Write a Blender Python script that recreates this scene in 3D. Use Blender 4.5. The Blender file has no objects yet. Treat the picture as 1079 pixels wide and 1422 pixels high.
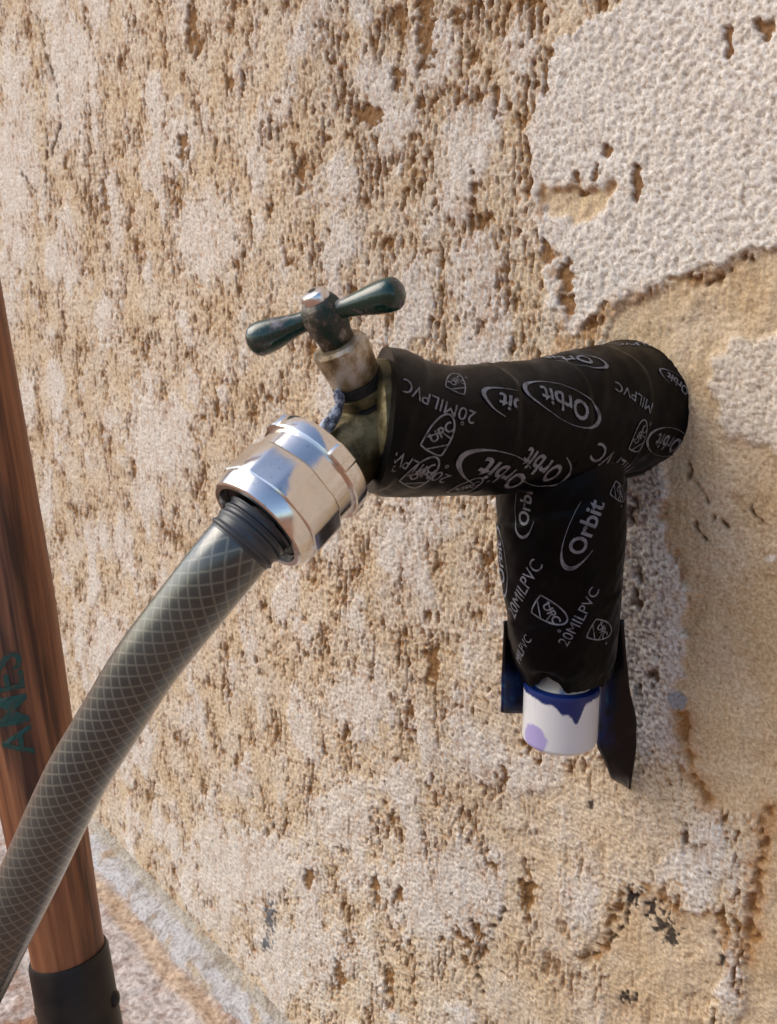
import bpy, bmesh, math, random
import numpy as np
from mathutils import Vector, Matrix

# ------------------------------------------------------------------ camera, sky, sun, exposure
scene = bpy.context.scene
rad = math.radians
TH, PH, FPX = 48.0, 12.0, 1150.0          # yaw from the wall normal, pitch, focal length (photo pixels)
GZ = 0.4685                               # height of the pipe above the ground
_t, _p = rad(TH), rad(PH)
CR = np.array([math.cos(_t), math.sin(_t), 0.0])
CD = np.array([-math.sin(_t)*math.cos(_p), math.cos(_t)*math.cos(_p), -math.sin(_p)])
CU = np.cross(CR, CD)
CP = np.array([0.17402515, -0.2918091, 0.02649516 + GZ])

cam_d = bpy.data.cameras.new('camera')
cam = bpy.data.objects.new('camera', cam_d)
scene.collection.objects.link(cam)
cam.matrix_world = Matrix(((CR[0], CU[0], -CD[0], CP[0]), (CR[1], CU[1], -CD[1], CP[1]),
                           (CR[2], CU[2], -CD[2], CP[2]), (0, 0, 0, 1)))
cam_d.sensor_fit = 'HORIZONTAL'
cam_d.sensor_width = 36.0
cam_d.lens = 36.0*FPX/1079.0
cam_d.clip_start = 0.01
cam_d.clip_end = 2000.0
cam_d.dof.use_dof = True
cam_d.dof.focus_distance = 0.30
cam_d.dof.aperture_fstop = 50.0
scene.camera = cam

world = bpy.data.worlds.new('World')
scene.world = world
world.use_nodes = True
wn = world.node_tree
wn.nodes.clear()
w_out = wn.nodes.new('ShaderNodeOutputWorld')
w_bg = wn.nodes.new('ShaderNodeBackground')
w_sky = wn.nodes.new('ShaderNodeTexSky')
w_sky.sky_type = 'NISHITA'
w_sky.sun_disc = False
w_sky.dust_density = 2.2
w_sky.ozone_density = 1.0
w_bg.inputs['Strength'].default_value = 0.12
wn.links.new(w_sky.outputs['Color'], w_bg.inputs['Color'])
wn.links.new(w_bg.outputs['Background'], w_out.inputs['Surface'])

SUN_TO = Vector((-0.58, -0.48, 0.66)).normalized()      # towards the soft light
sun_d = bpy.data.lights.new('sun', 'SUN')
sun_d.energy = 1.3
sun_d.angle = rad(50)
sun_d.color = (1.0, 0.92, 0.80)
sun = bpy.data.objects.new('sun', sun_d)
scene.collection.objects.link(sun)
sun.rotation_euler = SUN_TO.to_track_quat('Z', 'Y').to_euler()
sun.location = (-1, -1, 3)
w_sky.sun_elevation = math.asin(SUN_TO.z)
w_sky.sun_rotation = math.atan2(SUN_TO.x, SUN_TO.y)

vs = scene.view_settings
vs.view_transform = 'Standard'
vs.look = 'None'
vs.exposure = 0.78
vs.gamma = 1.0
vs.use_curve_mapping = False
scene.render.engine = 'CYCLES'
scene.render.resolution_x = 777
scene.render.resolution_y = 1024

# ------------------------------------------------------------------ helpers
rng = np.random.default_rng(7)
random.seed(7)
COL = scene.collection
mm = 0.001


def ray(x, y):
    return CD + CR*((x-539.5)/FPX) + CU*((711.0-y)/FPX)


def at_depth(x, y, d):
    return CP + ray(x, y)*d


def at_wall(x, y, off=0.0):
    q = ray(x, y)
    return CP + q*((-off-CP[1])/q[1])


AX0 = -0.0095          # plane of the pipe run, the branch and the tap


def at_x(x, y, x0=None):
    x0 = AX0 if x0 is None else x0
    q = ray(x, y)
    return CP + q*((x0-CP[0])/q[0])


def depth_of(p):
    return float(np.dot(np.asarray(p)-CP, CD))


def project(p):
    v = np.asarray(p)-CP
    z = v @ CD
    return np.stack([539.5+FPX*(v @ CR)/z, 711.0-FPX*(v @ CU)/z, z], -1)


def sstep(a, b, x):
    t = np.clip((x-a)/(b-a), 0, 1)
    return t*t*(3-2*t)


_perm = np.random.default_rng(42).permutation(1024).astype(np.int32)
_ga = np.random.default_rng(43).random(1024)*2*np.pi
_gx, _gy = np.cos(_ga).astype(np.float32), np.sin(_ga).astype(np.float32)


def noise(x, y, seed=0):
    """2D gradient noise, about -0.7..0.7"""
    x, y = np.broadcast_arrays(np.asarray(x, float), np.asarray(y, float))
    fx0, fy0 = np.floor(x), np.floor(y)
    ix, iy = fx0.astype(np.int32), fy0.astype(np.int32)
    fx, fy = (x-fx0).astype(np.float32), (y-fy0).astype(np.float32)
    u = fx*fx*fx*(fx*(fx*6-15)+10)
    v = fy*fy*fy*(fy*(fy*6-15)+10)
    off = int(_perm[(seed*37+11) & 1023])

    def g(dx, dy):
        h = _perm[(_perm[(ix+dx+off) & 1023]+iy+dy+seed*7) & 1023]
        return _gx[h]*(fx-dx)+_gy[h]*(fy-dy)
    n0 = g(0, 0)*(1-u)+g(1, 0)*u
    n1 = g(0, 1)*(1-u)+g(1, 1)*u
    return n0*(1-v)+n1*v


def fbm(x, y, seed=0, oct=4, gain=0.5):
    s, a = 0, 1.0
    for k in range(oct):
        s = s+a*noise(x*2**k+k*17.3, y*2**k-k*9.1, seed+k*31)
        a *= gain
    return s


def mesh_np(name, verts, faces, mat=None, parent=None, smooth=True, sharp=None, uv=None, thing=None):
    me = bpy.data.meshes.new(name)
    verts = np.asarray(verts, float)
    if isinstance(faces, np.ndarray):
        nf, k = faces.shape
        me.vertices.add(len(verts))
        me.vertices.foreach_set('co', verts.astype(np.float32).ravel())
        me.loops.add(nf*k)
        me.loops.foreach_set('vertex_index', faces.astype(np.int32).ravel())
        me.polygons.add(nf)
        me.polygons.foreach_set('loop_start', np.arange(0, nf*k, k, dtype=np.int32))
        me.update(calc_edges=True)
    else:
        me.from_pydata([tuple(v) for v in verts], [], faces)
        me.update()
    if smooth:
        me.polygons.foreach_set('use_smooth', np.ones(len(me.polygons), bool))
        if sharp:
            me.set_sharp_from_angle(angle=rad(sharp))
    if uv is not None:
        lay = me.uv_layers.new(name='UVMap')
        idx = np.empty(len(me.loops), np.int32)
        me.loops.foreach_get('vertex_index', idx)
        lay.data.foreach_set('uv', np.asarray(uv, np.float32)[idx].ravel())
    o = bpy.data.objects.new(name, me)
    COL.objects.link(o)
    if mat:
        me.materials.append(mat)
    if parent:
        o.parent = parent
        o.matrix_parent_inverse = parent.matrix_basis.inverted()
    return o


def vcol(o, cols, name='tint'):
    a = o.data.attributes.new(name, 'FLOAT_COLOR', 'POINT')
    c = np.ones((len(cols), 4), np.float32)
    c[:, :3] = cols
    a.data.foreach_set('color', c.ravel())


def thing(name, label, cat, loc=(0, 0, 0), group=None):
    o = bpy.data.objects.new(name, None)
    o.empty_display_size = 0.02
    COL.objects.link(o)
    o.location = loc
    o['label'] = label
    o['category'] = cat
    if group:
        o['group'] = group
    return o


def grid_faces(n, m, wrap=True):
    """n rings of m points"""
    i = np.arange(n-1)[:, None]
    j = np.arange(m if wrap else m-1)[None, :]
    j2 = (j+1) % m
    f = np.stack([i*m+j, i*m+j2, (i+1)*m+j2, (i+1)*m+j], -1)
    return f.reshape(-1, 4)


def resample(pts, n, extra=None):
    """Catmull-Rom through pts, n points evenly by length; extra: per-point values"""
    P = np.asarray(pts, float)
    E = np.asarray(extra, float).reshape(len(P), -1) if extra is not None else np.zeros((len(P), 1))
    Q = np.hstack([P, E])
    Q = np.vstack([2*Q[0]-Q[1], Q, 2*Q[-1]-Q[-2]])
    out = []
    for i in range(1, len(Q)-2):
        t = np.linspace(0, 1, 24, endpoint=False)[:, None]
        a, b, c, d = Q[i-1], Q[i], Q[i+1], Q[i+2]
        out.append(0.5*((2*b)+(-a+c)*t+(2*a-5*b+4*c-d)*t**2+(-a+3*b-3*c+d)*t**3))
    out.append(Q[-2][None])
    R = np.vstack(out)
    L = np.concatenate([[0], np.cumsum(np.linalg.norm(np.diff(R[:, :3], axis=0), axis=1))])
    s = np.linspace(0, L[-1], n)
    R2 = np.stack([np.interp(s, L, R[:, k]) for k in range(R.shape[1])], -1)
    return R2[:, :3], R2[:, 3:], s


def frames(P, up):
    T = np.gradient(P, axis=0)
    T /= np.linalg.norm(T, axis=1)[:, None]
    A = np.empty_like(P)
    a = np.asarray(up, float)
    for i in range(len(P)):
        a = a-T[i]*np.dot(a, T[i])
        a = a/np.linalg.norm(a)
        A[i] = a
    B = np.cross(T, A)
    return T, A, B


class Tube:
    """a lofted tube: centres P, radii R(n,m); keeps its surface map for printing on it"""

    def __init__(self, P, R, s, up, m):
        self.P, self.s, self.m = P, s, m
        self.T, self.A, self.B = frames(P, up)
        self.R = R
        ph = np.arange(m)/m*2*np.pi
        self.ph = ph
        self.V = (P[:, None] + (self.A[:, None]*np.cos(ph)[None, :, None]
                                + self.B[:, None]*np.sin(ph)[None, :, None])*R[..., None])

    def set_shear(self, k):
        """slant the rings: k per ring, along the wall normal"""
        self.shear = k
        self.V[..., 1] -= k[:, None]*(self.V[..., 0]-AX0)

    def build(self, name, mat, parent, cap0=True, cap1=True, sharp=None):
        n, m = len(self.P), self.m
        V = self.V.reshape(-1, 3)
        uv = np.stack([np.tile(self.ph/(2*np.pi), n), np.repeat(self.s, m)], -1)
        F = grid_faces(n, m)
        vs_, fs = [V], [F]
        k = len(V)
        j = np.arange(m)
        for flag, row, cen in ((cap0, 0, self.P[0]), (cap1, n-1, self.P[-1])):
            if flag:
                vs_.append(cen[None])
                uv = np.vstack([uv, [[0, 0]]])
                a, b = row*m+j, row*m+(j+1) % m
                c = np.full(m, k)
                fs.append(np.stack([b, a, c, c], -1) if row == 0 else np.stack([a, b, c, c], -1))
                k += 1
        V = np.vstack(vs_)
        quads = fs[0]
        tris = [f[:, :3] for f in fs[1:]]
        faces = [tuple(q) for q in quads.tolist()]
        for t in tris:
            faces += [tuple(q) for q in t.tolist()]
        return mesh_np(name, V, faces, mat, parent, True, sharp, uv)

    def surf(self, a, ph, off):
        """a: ring length coordinate, ph: angle"""
        i = np.interp(a, self.s, np.arange(len(self.s)))
        j = (ph/(2*np.pi) % 1.0)*self.m
        i0 = np.clip(np.floor(i).astype(int), 0, len(self.s)-2)
        fi = i-i0
        j0 = np.floor(j).astype(int) % self.m
        j1 = (j0+1) % self.m
        fj = j-np.floor(j)

        def at(Q, f):
            return (Q[i0]*(1-f)[:, None]+Q[i0+1]*f[:, None])
        P, A, B = at(self.P, fi), at(self.A, fi), at(self.B, fi)
        R = ((self.R[i0, j0]*(1-fj)+self.R[i0, j1]*fj)*(1-fi) + (self.R[i0+1, j0]*(1-fj)+self.R[i0+1, j1]*fj)*fi)
        D = A*np.cos(ph)[:, None]+B*np.sin(ph)[:, None]
        Q = P+D*(R+off)[:, None]
        if hasattr(self, 'shear'):
            Q[:, 1] -= np.interp(a, self.s, self.shear)*(Q[:, 0]-AX0)
        return Q

    def find(self, x, y):
        """surface coordinates of the point of the front side that stands at photo point x, y"""
        if not hasattr(self, 'pr'):
            self.pr = project(self.V.reshape(-1, 3))
            N = (self.A[:, None]*np.cos(self.ph)[None, :, None]+self.B[:, None]*np.sin(self.ph)[None, :, None]).reshape(-1, 3)
            self.front = np.einsum('ij,ij->i', N, self.V.reshape(-1, 3)-CP) < 0
        d = (self.pr[:, 0]-x)**2+(self.pr[:, 1]-y)**2
        d = np.where(self.front, d, 1e9)
        k = int(np.argmin(d))
        return self.s[k//self.m], self.ph[k % self.m], self.R.ravel()[k]


def lathe(name, p0, axis, prof, mat, parent, seg=48, up=(0, 0, 1), sharp=32, rfun=None, uvs=1.0):
    """prof: (distance along axis, radius) in metres; rfun(phi, s, r) may shape the rings"""
    axis = np.asarray(axis, float)
    axis = axis/np.linalg.norm(axis)
    up = np.asarray(up, float)
    a = up-axis*np.dot(up, axis)
    a /= np.linalg.norm(a)
    b = np.cross(axis, a)
    ph = np.arange(seg)/seg*2*np.pi
    V = []
    uv = []
    for s, r in prof:
        rr = np.full(seg, max(r, 1e-5))
        if rfun:
            rr = rfun(ph, s, rr)
        V.append(np.asarray(p0)+axis*s+(a[None]*np.cos(ph)[:, None]+b[None]*np.sin(ph)[:, None])*rr[:, None])
        uv.append(np.stack([ph/(2*np.pi), np.full(seg, s*uvs)], -1))
    V = np.vstack(V)
    return mesh_np(name, V, grid_faces(len(prof), seg), mat, parent, True, sharp, np.vstack(uv))


# ------------------------------------------------------------------ materials
def new_mat(name, base=(0.5, 0.5, 0.5), rough=0.6, metal=0.0, spec=0.5, coat=0.0, coat_rough=0.1):
    m = bpy.data.materials.new(name)
    m.use_nodes = True
    b = m.node_tree.nodes['Principled BSDF']
    b.inputs['Base Color'].default_value = (*base, 1)
    b.inputs['Roughness'].default_value = rough
    b.inputs['Metallic'].default_value = metal
    b.inputs['Specular IOR Level'].default_value = spec
    b.inputs['Coat Weight'].default_value = coat
    b.inputs['Coat Roughness'].default_value = coat_rough
    return m, m.node_tree, b


def nd(nt, typ, **kw):
    n = nt.nodes.new(typ)
    for k, v in kw.items():
        if k in n.inputs:
            n.inputs[k].default_value = v
        else:
            setattr(n, k, v)
    return n


def noise_nd(nt, vec, scale, detail=4.0, rough=0.55):
    n = nd(nt, 'ShaderNodeTexNoise', Scale=scale, Detail=detail, Roughness=rough)
    nt.links.new(vec, n.inputs['Vector'])
    return n.outputs['Fac']


def ramp(nt, fac, stops):
    r = nt.nodes.new('ShaderNodeValToRGB')
    e = r.color_ramp.elements
    while len(e) < len(stops):
        e.new(0.5)
    for k, (p, c) in enumerate(stops):
        e[k].position = p
        e[k].color = (*c, 1) if len(c) == 3 else c
    nt.links.new(fac, r.inputs['Fac'])
    return r.outputs['Color']


def mix(nt, fac, a, b, mode='MIX'):
    n = nt.nodes.new('ShaderNodeMix')
    n.data_type = 'RGBA'
    n.blend_type = mode
    for s, v in ((n.inputs['Factor'], fac), (n.inputs['A'], a), (n.inputs['B'], b)):
        if isinstance(v, (int, float)):
            s.default_value = v
        elif isinstance(v, tuple):
            s.default_value = (*v, 1)
        else:
            nt.links.new(v, s)
    return n.outputs['Result']


# Mix node has several sockets that share a name: pick them by type
def mix(nt, fac, a, b, mode='MIX'):
    n = nt.nodes.new('ShaderNodeMix')
    n.data_type = 'RGBA'
    n.blend_type = mode
    sock = [n.inputs[0], n.inputs[6], n.inputs[7]]
    for s, v in zip(sock, (fac, a, b)):
        if isinstance(v, (int, float)):
            s.default_value = v
        elif isinstance(v, tuple):
            s.default_value = (*v, 1)
        else:
            nt.links.new(v, s)
    return n.outputs[2]


def math_nd(nt, op, a, b=None, c=None):
    n = nt.nodes.new('ShaderNodeMath')
    n.operation = op
    for k, v in enumerate((a, b, c)):
        if v is None:
            continue
        if isinstance(v, (int, float)):
            n.inputs[k].default_value = v
        else:
            nt.links.new(v, n.inputs[k])
    return n.outputs[0]


def bump(nt, b, height, strength, dist):
    n = nd(nt, 'ShaderNodeBump', Strength=strength, Distance=dist)
    nt.links.new(height, n.inputs['Height'])
    nt.links.new(n.outputs['Normal'], b.inputs['Normal'])
    return n


def obj_coord(nt):
    return nt.nodes.new('ShaderNodeTexCoord').outputs['Object']


def scaled(nt, vec, s):
    m = nt.nodes.new('ShaderNodeMapping')
    m.inputs['Scale'].default_value = s
    nt.links.new(vec, m.inputs['Vector'])
    return m.outputs['Vector']


def attr(nt, name):
    a = nt.nodes.new('ShaderNodeAttribute')
    a.attribute_name = name
    return a.outputs['Color']


# plaster: layer pigment and painted light come from the attribute at each point, with sandy grain on top
m_plaster, nt, b = new_mat('plaster', rough=0.92, spec=0.25)
co = obj_coord(nt)
g1 = noise_nd(nt, co, 900, 3, 0.6)
g2 = noise_nd(nt, co, 60, 4, 0.6)
c = mix(nt, 1.0, attr(nt, 'tint'), ramp(nt, g1, [(0.32, (0.72, 0.68, 0.62)), (0.62, (1.1, 1.1, 1.1))]), 'MULTIPLY')
c = mix(nt, 1.0, c, ramp(nt, g2, [(0.3, (0.93, 0.91, 0.88)), (0.7, (1.05, 1.05, 1.05))]), 'MULTIPLY')
nt.links.new(c, b.inputs['Base Color'])
bump(nt, b, g1, 0.5, 0.0006)

m_plaster_far, nt, b = new_mat('plaster_far', rough=0.92, spec=0.25)
co = obj_coord(nt)
g1 = noise_nd(nt, scaled(nt, co, (1, 1, 0.4)), 240, 4, 0.6)
g2 = noise_nd(nt, co, 8, 3)
c = ramp(nt, g1, [(0.36, (0.22, 0.115, 0.042)), (0.44, (0.55, 0.42, 0.29)), (0.56, (0.68, 0.62, 0.55))])
c = mix(nt, 1.0, c, ramp(nt, g2, [(0.3, (0.9, 0.88, 0.84)), (0.7, (1.05, 1.05, 1.05))]), 'MULTIPLY')
nt.links.new(c, b.inputs['Base Color'])
bump(nt, b, g1, 0.8, 0.004)

m_ground, nt, b = new_mat('ground', rough=0.95, spec=0.2)
co = obj_coord(nt)
g1 = noise_nd(nt, co, 30, 6, 0.65)
g2 = noise_nd(nt, co, 220, 4, 0.7)
c = attr(nt, 'tint')
c = mix(nt, 1.0, c, ramp(nt, g2, [(0.36, (0.55, 0.50, 0.47)), (0.62, (1.15, 1.15, 1.15))]), 'MULTIPLY')
nt.links.new(c, b.inputs['Base Color'])
bump(nt, b, g2, 0.7, 0.002)

m_footing, nt, b = new_mat('footing', rough=0.9, spec=0.25)
co = obj_coord(nt)
g1 = noise_nd(nt, co, 45, 6, 0.7)
g2 = noise_nd(nt, co, 380, 4, 0.75)
c = mix(nt, 1.0, attr(nt, 'tint'), ramp(nt, g1, [(0.34, (0.66, 0.60, 0.54)), (0.5, (1.0, 1.0, 1.0))]), 'MULTIPLY')
c = mix(nt, 1.0, c, ramp(nt, g2, [(0.36, (0.55, 0.52, 0.49)), (0.58, (1.08, 1.08, 1.08))]), 'MULTIPLY')
nt.links.new(c, b.inputs['Base Color'])
bump(nt, b, g2, 0.8, 0.0025)

m_tape, nt, b = new_mat('black_vinyl_tape', (0.012, 0.012, 0.014), 0.36, spec=0.07)
co = obj_coord(nt)
g1 = noise_nd(nt, co, 55, 5, 0.6)
g2 = noise_nd(nt, co, 600, 3, 0.6)
g3 = noise_nd(nt, co, 22, 4, 0.6)
c = ramp(nt, g1, [(0.50, (0.0025, 0.0026, 0.0036)), (0.80, (0.009, 0.007, 0.006))])
nt.links.new(c, b.inputs['Base Color'])
r_ = ramp(nt, g3, [(0.3, (0.20, 0.20, 0.20)), (0.7, (0.42, 0.42, 0.42))])
nt.links.new(r_, b.inputs['Roughness'])
bump(nt, b, mix(nt, 0.25, g1, g2), 0.25, 0.0012)

m_tail, nt, b = new_mat('stained_tail_tape', rough=0.3, spec=0.3)
nt.links.new(attr(nt, 'tint'), b.inputs['Base Color'])
m_print, nt, b = new_mat('grey_ink', (0.30, 0.31, 0.36), 0.45)
co = obj_coord(nt)
nt.links.new(ramp(nt, noise_nd(nt, co, 350, 4, 0.7), [(0.36, (0.045, 0.045, 0.055)), (0.54, (0.17, 0.18, 0.22))]), b.inputs['Base Color'])

m_brass, nt, b = new_mat('tarnished_brass', (0.3, 0.22, 0.1), 0.5, metal=0.6)
co = obj_coord(nt)
g1 = noise_nd(nt, co, 110, 5, 0.65)
g2 = noise_nd(nt, co, 420, 4, 0.6)
nt.links.new(ramp(nt, g1, [(0.36, (0.035, 0.028, 0.014)), (0.5, (0.13, 0.10, 0.042)), (0.68, (0.30, 0.25, 0.14))]), b.inputs['Base Color'])
nt.links.new(ramp(nt, g2, [(0.35, (0.35, 0.35, 0.35)), (0.65, (0.75, 0.75, 0.75))]), b.inputs['Roughness'])
bump(nt, b, g2, 0.35, 0.0008)

m_nut, nt, b = new_mat('corroded_nut', (0.4, 0.3, 0.18), 0.5, metal=0.45)
co = obj_coord(nt)
g1 = noise_nd(nt, co, 150, 5, 0.65)
nt.links.new(ramp(nt, g1, [(0.36, (0.14, 0.085, 0.035)), (0.5, (0.36, 0.27, 0.16)), (0.62, (0.58, 0.53, 0.45))]), b.inputs['Base Color'])
bump(nt, b, g1, 0.5, 0.001)

m_lime, nt, b = new_mat('limescale', (0.45, 0.48, 0.55), 0.55, metal=0.3)
co = obj_coord(nt)
g1 = noise_nd(nt, co, 420, 4, 0.7)
nt.links.new(ramp(nt, g1, [(0.40, (0.06, 0.07, 0.10)), (0.56, (0.42, 0.45, 0.53))]), b.inputs['Base Color'])
bump(nt, b, g1, 0.8, 0.001)

m_green, nt, b = new_mat('chipped_green_enamel', (0.004, 0.045, 0.035), 0.22, coat=0.4)
co = obj_coord(nt)
g1 = noise_nd(nt, co, 160, 6, 0.7)
g2 = noise_nd(nt, co, 60, 3, 0.6)
w = math_nd(nt, 'ADD', g1, math_nd(nt, 'MULTIPLY', g2, 0.5))
nt.links.new(ramp(nt, w, [(0.77, (0.002, 0.032, 0.025)), (0.83, (0.045, 0.04, 0.04)), (0.93, (0.20, 0.20, 0.22))]), b.inputs['Base Color'])
nt.links.new(ramp(nt, w, [(0.76, (0.2, 0.2, 0.2)), (0.86, (0.6, 0.6, 0.6))]), b.inputs['Roughness'])
bump(nt, b, w, 0.3, 0.0008)

m_hub, nt, b = new_mat('worn_handle_hub', (0.05, 0.05, 0.04), 0.4, metal=0.2)
co = obj_coord(nt)
g1 = noise_nd(nt, co, 260, 6, 0.7)
nt.links.new(ramp(nt, g1, [(0.40, (0.004, 0.030, 0.024)), (0.50, (0.05, 0.045, 0.035)), (0.58, (0.16, 0.13, 0.09)), (0.68, (0.30, 0.31, 0.32))]), b.inputs['Base Color'])
bump(nt, b, g1, 0.7, 0.0012)

m_screw, nt, b = new_mat('bright_screw', (0.75, 0.75, 0.77), 0.22, metal=1.0)
co = obj_coord(nt)
bump(nt, b, noise_nd(nt, co, 500, 3), 0.3, 0.0005)
m_slot, _, _ = new_mat('slot_painted_shadow', (0.02, 0.018, 0.015), 0.8)

m_chrome, nt, b = new_mat('chrome', (0.80, 0.79, 0.78), 0.13, metal=1.0)
co = obj_coord(nt)
g1 = noise_nd(nt, co, 70, 4, 0.6)
g2 = noise_nd(nt, scaled(nt, co, (1, 1, 1)), 900, 3, 0.7)
nt.links.new(ramp(nt, g1, [(0.35, (0.11, 0.11, 0.11)), (0.7, (0.24, 0.24, 0.24))]), b.inputs['Roughness'])
nt.links.new(ramp(nt, g2, [(0.28, (0.55, 0.53, 0.50)), (0.40, (0.80, 0.79, 0.78))]), b.inputs['Base Color'])
bump(nt, b, g1, 0.12, 0.0008)

m_rubber, nt, b = new_mat('dark_rubber', (0.035, 0.042, 0.052), 0.38)
m_black, _, _ = new_mat('black_rubber_and_shade', (0.012, 0.012, 0.012), 0.6)

# hose: dark core seen through clear vinyl with a woven yarn net
m_hose, nt, b = new_mat('braided_vinyl_hose', rough=0.30, coat=1.0, coat_rough=0.22)
uvn = nt.nodes.new('ShaderNodeUVMap')
sep = nt.nodes.new('ShaderNodeSeparateXYZ')
nt.links.new(uvn.outputs['UV'], sep.inputs[0])
NA, PITCH = 13.0, 0.0041
ua = math_nd(nt, 'MULTIPLY', sep.outputs['X'], NA)
va = math_nd(nt, 'MULTIPLY', sep.outputs['Y'], 1.0/PITCH)


def yarn(sign):
    t = math_nd(nt, 'ADD' if sign > 0 else 'SUBTRACT', ua, va)
    t = math_nd(nt, 'FRACT', t)
    d = math_nd(nt, 'ABSOLUTE', math_nd(nt, 'SUBTRACT', t, 0.5))
    return math_nd(nt, 'SUBTRACT', 1.0, math_nd(nt, 'SMOOTH_MIN', math_nd(nt, 'MULTIPLY', d, 7.5), 1.0, 0.3))


net = math_nd(nt, 'MAXIMUM', math_nd(nt, 'MAXIMUM', yarn(1), yarn(-1)), 0.0)
co = obj_coord(nt)
core = ramp(nt, noise_nd(nt, co, 35, 3), [(0.35, (0.028, 0.040, 0.041)), (0.7, (0.044, 0.060, 0.059))])
c = mix(nt, net, core, (0.150, 0.158, 0.130))
nt.links.new(c, b.inputs['Base Color'])
bump(nt, b, noise_nd(nt, co, 120, 3), 0.08, 0.001)

m_pvc, nt, b = new_mat('white_pvc', (0.78, 0.77, 0.76), 0.34, spec=0.5)
nt.links.new(attr(nt, 'tint'), b.inputs['Base Color'])
b.inputs['Subsurface Weight'].default_value = 0.0

m_wood, nt, b = new_mat('ash_wood', rough=0.5)
uvn = nt.nodes.new('ShaderNodeTexCoord').outputs['Object']
gr = noise_nd(nt, scaled(nt, uvn, (260, 260, 9)), 1.0, 5, 0.6)
gr2 = noise_nd(nt, scaled(nt, uvn, (70, 70, 4)), 1.0, 4, 0.6)
gr3 = noise_nd(nt, scaled(nt, uvn, (28, 28, 14)), 1.0, 4, 0.6)
c = ramp(nt, gr, [(0.32, (0.11, 0.036, 0.016)), (0.5, (0.25, 0.095, 0.040)), (0.7, (0.36, 0.155, 0.070))])
c = mix(nt, ramp(nt, gr2, [(0.36, (1, 1, 1)), (0.46, (0, 0, 0))]), c, (0.055, 0.020, 0.010))
c = mix(nt, ramp(nt, gr3, [(0.60, (0, 0, 0)), (0.74, (0.7, 0.7, 0.7))]), c, (0.030, 0.014, 0.010))
nt.links.new(c, b.inputs['Base Color'])
bump(nt, b, gr, 0.25, 0.0008)

m_ferrule, nt, b = new_mat('painted_steel_ferrule', (0.022, 0.020, 0.022), 0.42, spec=0.3)
co = obj_coord(nt)
nt.links.new(ramp(nt, noise_nd(nt, co, 60, 5), [(0.4, (0.010, 0.009, 0.010)), (0.7, (0.028, 0.021, 0.018))]), b.inputs['Base Color'])
m_letter, nt, b = new_mat('green_stencil_ink', (0.006, 0.06, 0.05), 0.5)
co = obj_coord(nt)
nt.links.new(ramp(nt, noise_nd(nt, co, 300, 4, 0.7), [(0.36, (0.06, 0.05, 0.03)), (0.5, (0.006, 0.065, 0.055))]), b.inputs['Base Color'])
m_tar, nt, b = new_mat('tar', (0.02, 0.02, 0.022), 0.45)
m_bluepaint, nt, b = new_mat('blue_grey_paint', (0.16, 0.19, 0.25), 0.6)

# ------------------------------------------------------------------ the wall: a plaster face of worn layers
wall_t = thing('plastered_wall', 'weathered cream and tan plaster wall with rough vertical pits behind the tap', 'wall')

# columns get finer towards the pipe
ucols = [0.150]
while ucols[-1] > -0.98:
    f = min(max((0.05-ucols[-1])/0.85, 0), 1)
    ucols.append(ucols[-1]-(0.00060+0.00085*f))
ucols = np.array(ucols)
NR = 930
fu = np.clip((0.10-ucols)/0.80, 0, 1)
zt = GZ+0.20+0.24*fu
zb = np.where(ucols > -0.26, GZ-0.29-(0.18)*np.clip((0.10-ucols)/0.36, 0, 1), GZ-0.4725)
zb = np.maximum(zb, -0.004)
tt = np.linspace(0, 1, NR)
U = np.repeat(ucols[:, None], NR, 1)
Z = zb[:, None]+(zt-zb)[:, None]*tt[None]


def wpt(px, py):
    p = at_wall(px, py)
    return (p[0], p[2])


# texture domain: features get larger towards the far left of the wall (mm)
def warp_u(u):
    k = 1.25
    x = (0.08-u)*1000.0
    return -(x*1.0-0.5*(0.52/900.0)*np.minimum(x, 900)**2)


def dom(u, z):
    f = np.clip((0.05-u)/0.85, 0, 1)
    return warp_u(u), (z-GZ)*1000.0*(1.0-0.36*f)


X, Y = dom(U, Z)

# photo coordinates of each wall point, to place the wall's own patches and cracks
PR = project(np.stack([U.ravel(), np.zeros(U.size), Z.ravel()], -1))
PX, PY = PR[:, 0].reshape(U.shape), PR[:, 1].reshape(U.shape)


def wall_uz(poly):
    return np.array([wpt(*q) for q in poly])


# domain-warped wall coordinates (ragged edges)
j1 = noise(X/6.0, Y/6.0, 101)
j2 = noise(X/6.0, Y/6.0, 102)
k1 = noise(X/2.0, Y/2.0, 103)
k2 = noise(X/2.0, Y/2.0, 104)
UJ = U+(j1*5.0+k1*1.6)*mm
ZJ = Z+(j2*5.0+k2*1.6)*mm


def in_poly(poly):
    q = wall_uz(poly)
    lo, hi = q.min(0)-0.01, q.max(0)+0.01
    sel = (U > lo[0]) & (U < hi[0]) & (Z > lo[1]) & (Z < hi[1])
    res = np.zeros(U.shape, bool)
    x, y = UJ[sel], ZJ[sel]
    ins = np.zeros(x.shape, bool)
    n = len(q)
    for i in range(n):
        x1, y1 = q[i]
        x2, y2 = q[(i+1) % n]
        if abs(y2-y1) < 1e-9:
            continue
        c = ((y1 > y) != (y2 > y)) & (x < (x2-x1)*(y-y1)/(y2-y1)+x1)
        ins ^= c
    res[sel] = ins
    return res.astype(float)


def blur(a, k=2):
    for _ in range(k):
        a = (a+np.roll(a, 1, 0)+np.roll(a, -1, 0))/3
        a = (a+np.roll(a, 1, 1)+np.roll(a, -1, 1))/3
    return a


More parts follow.
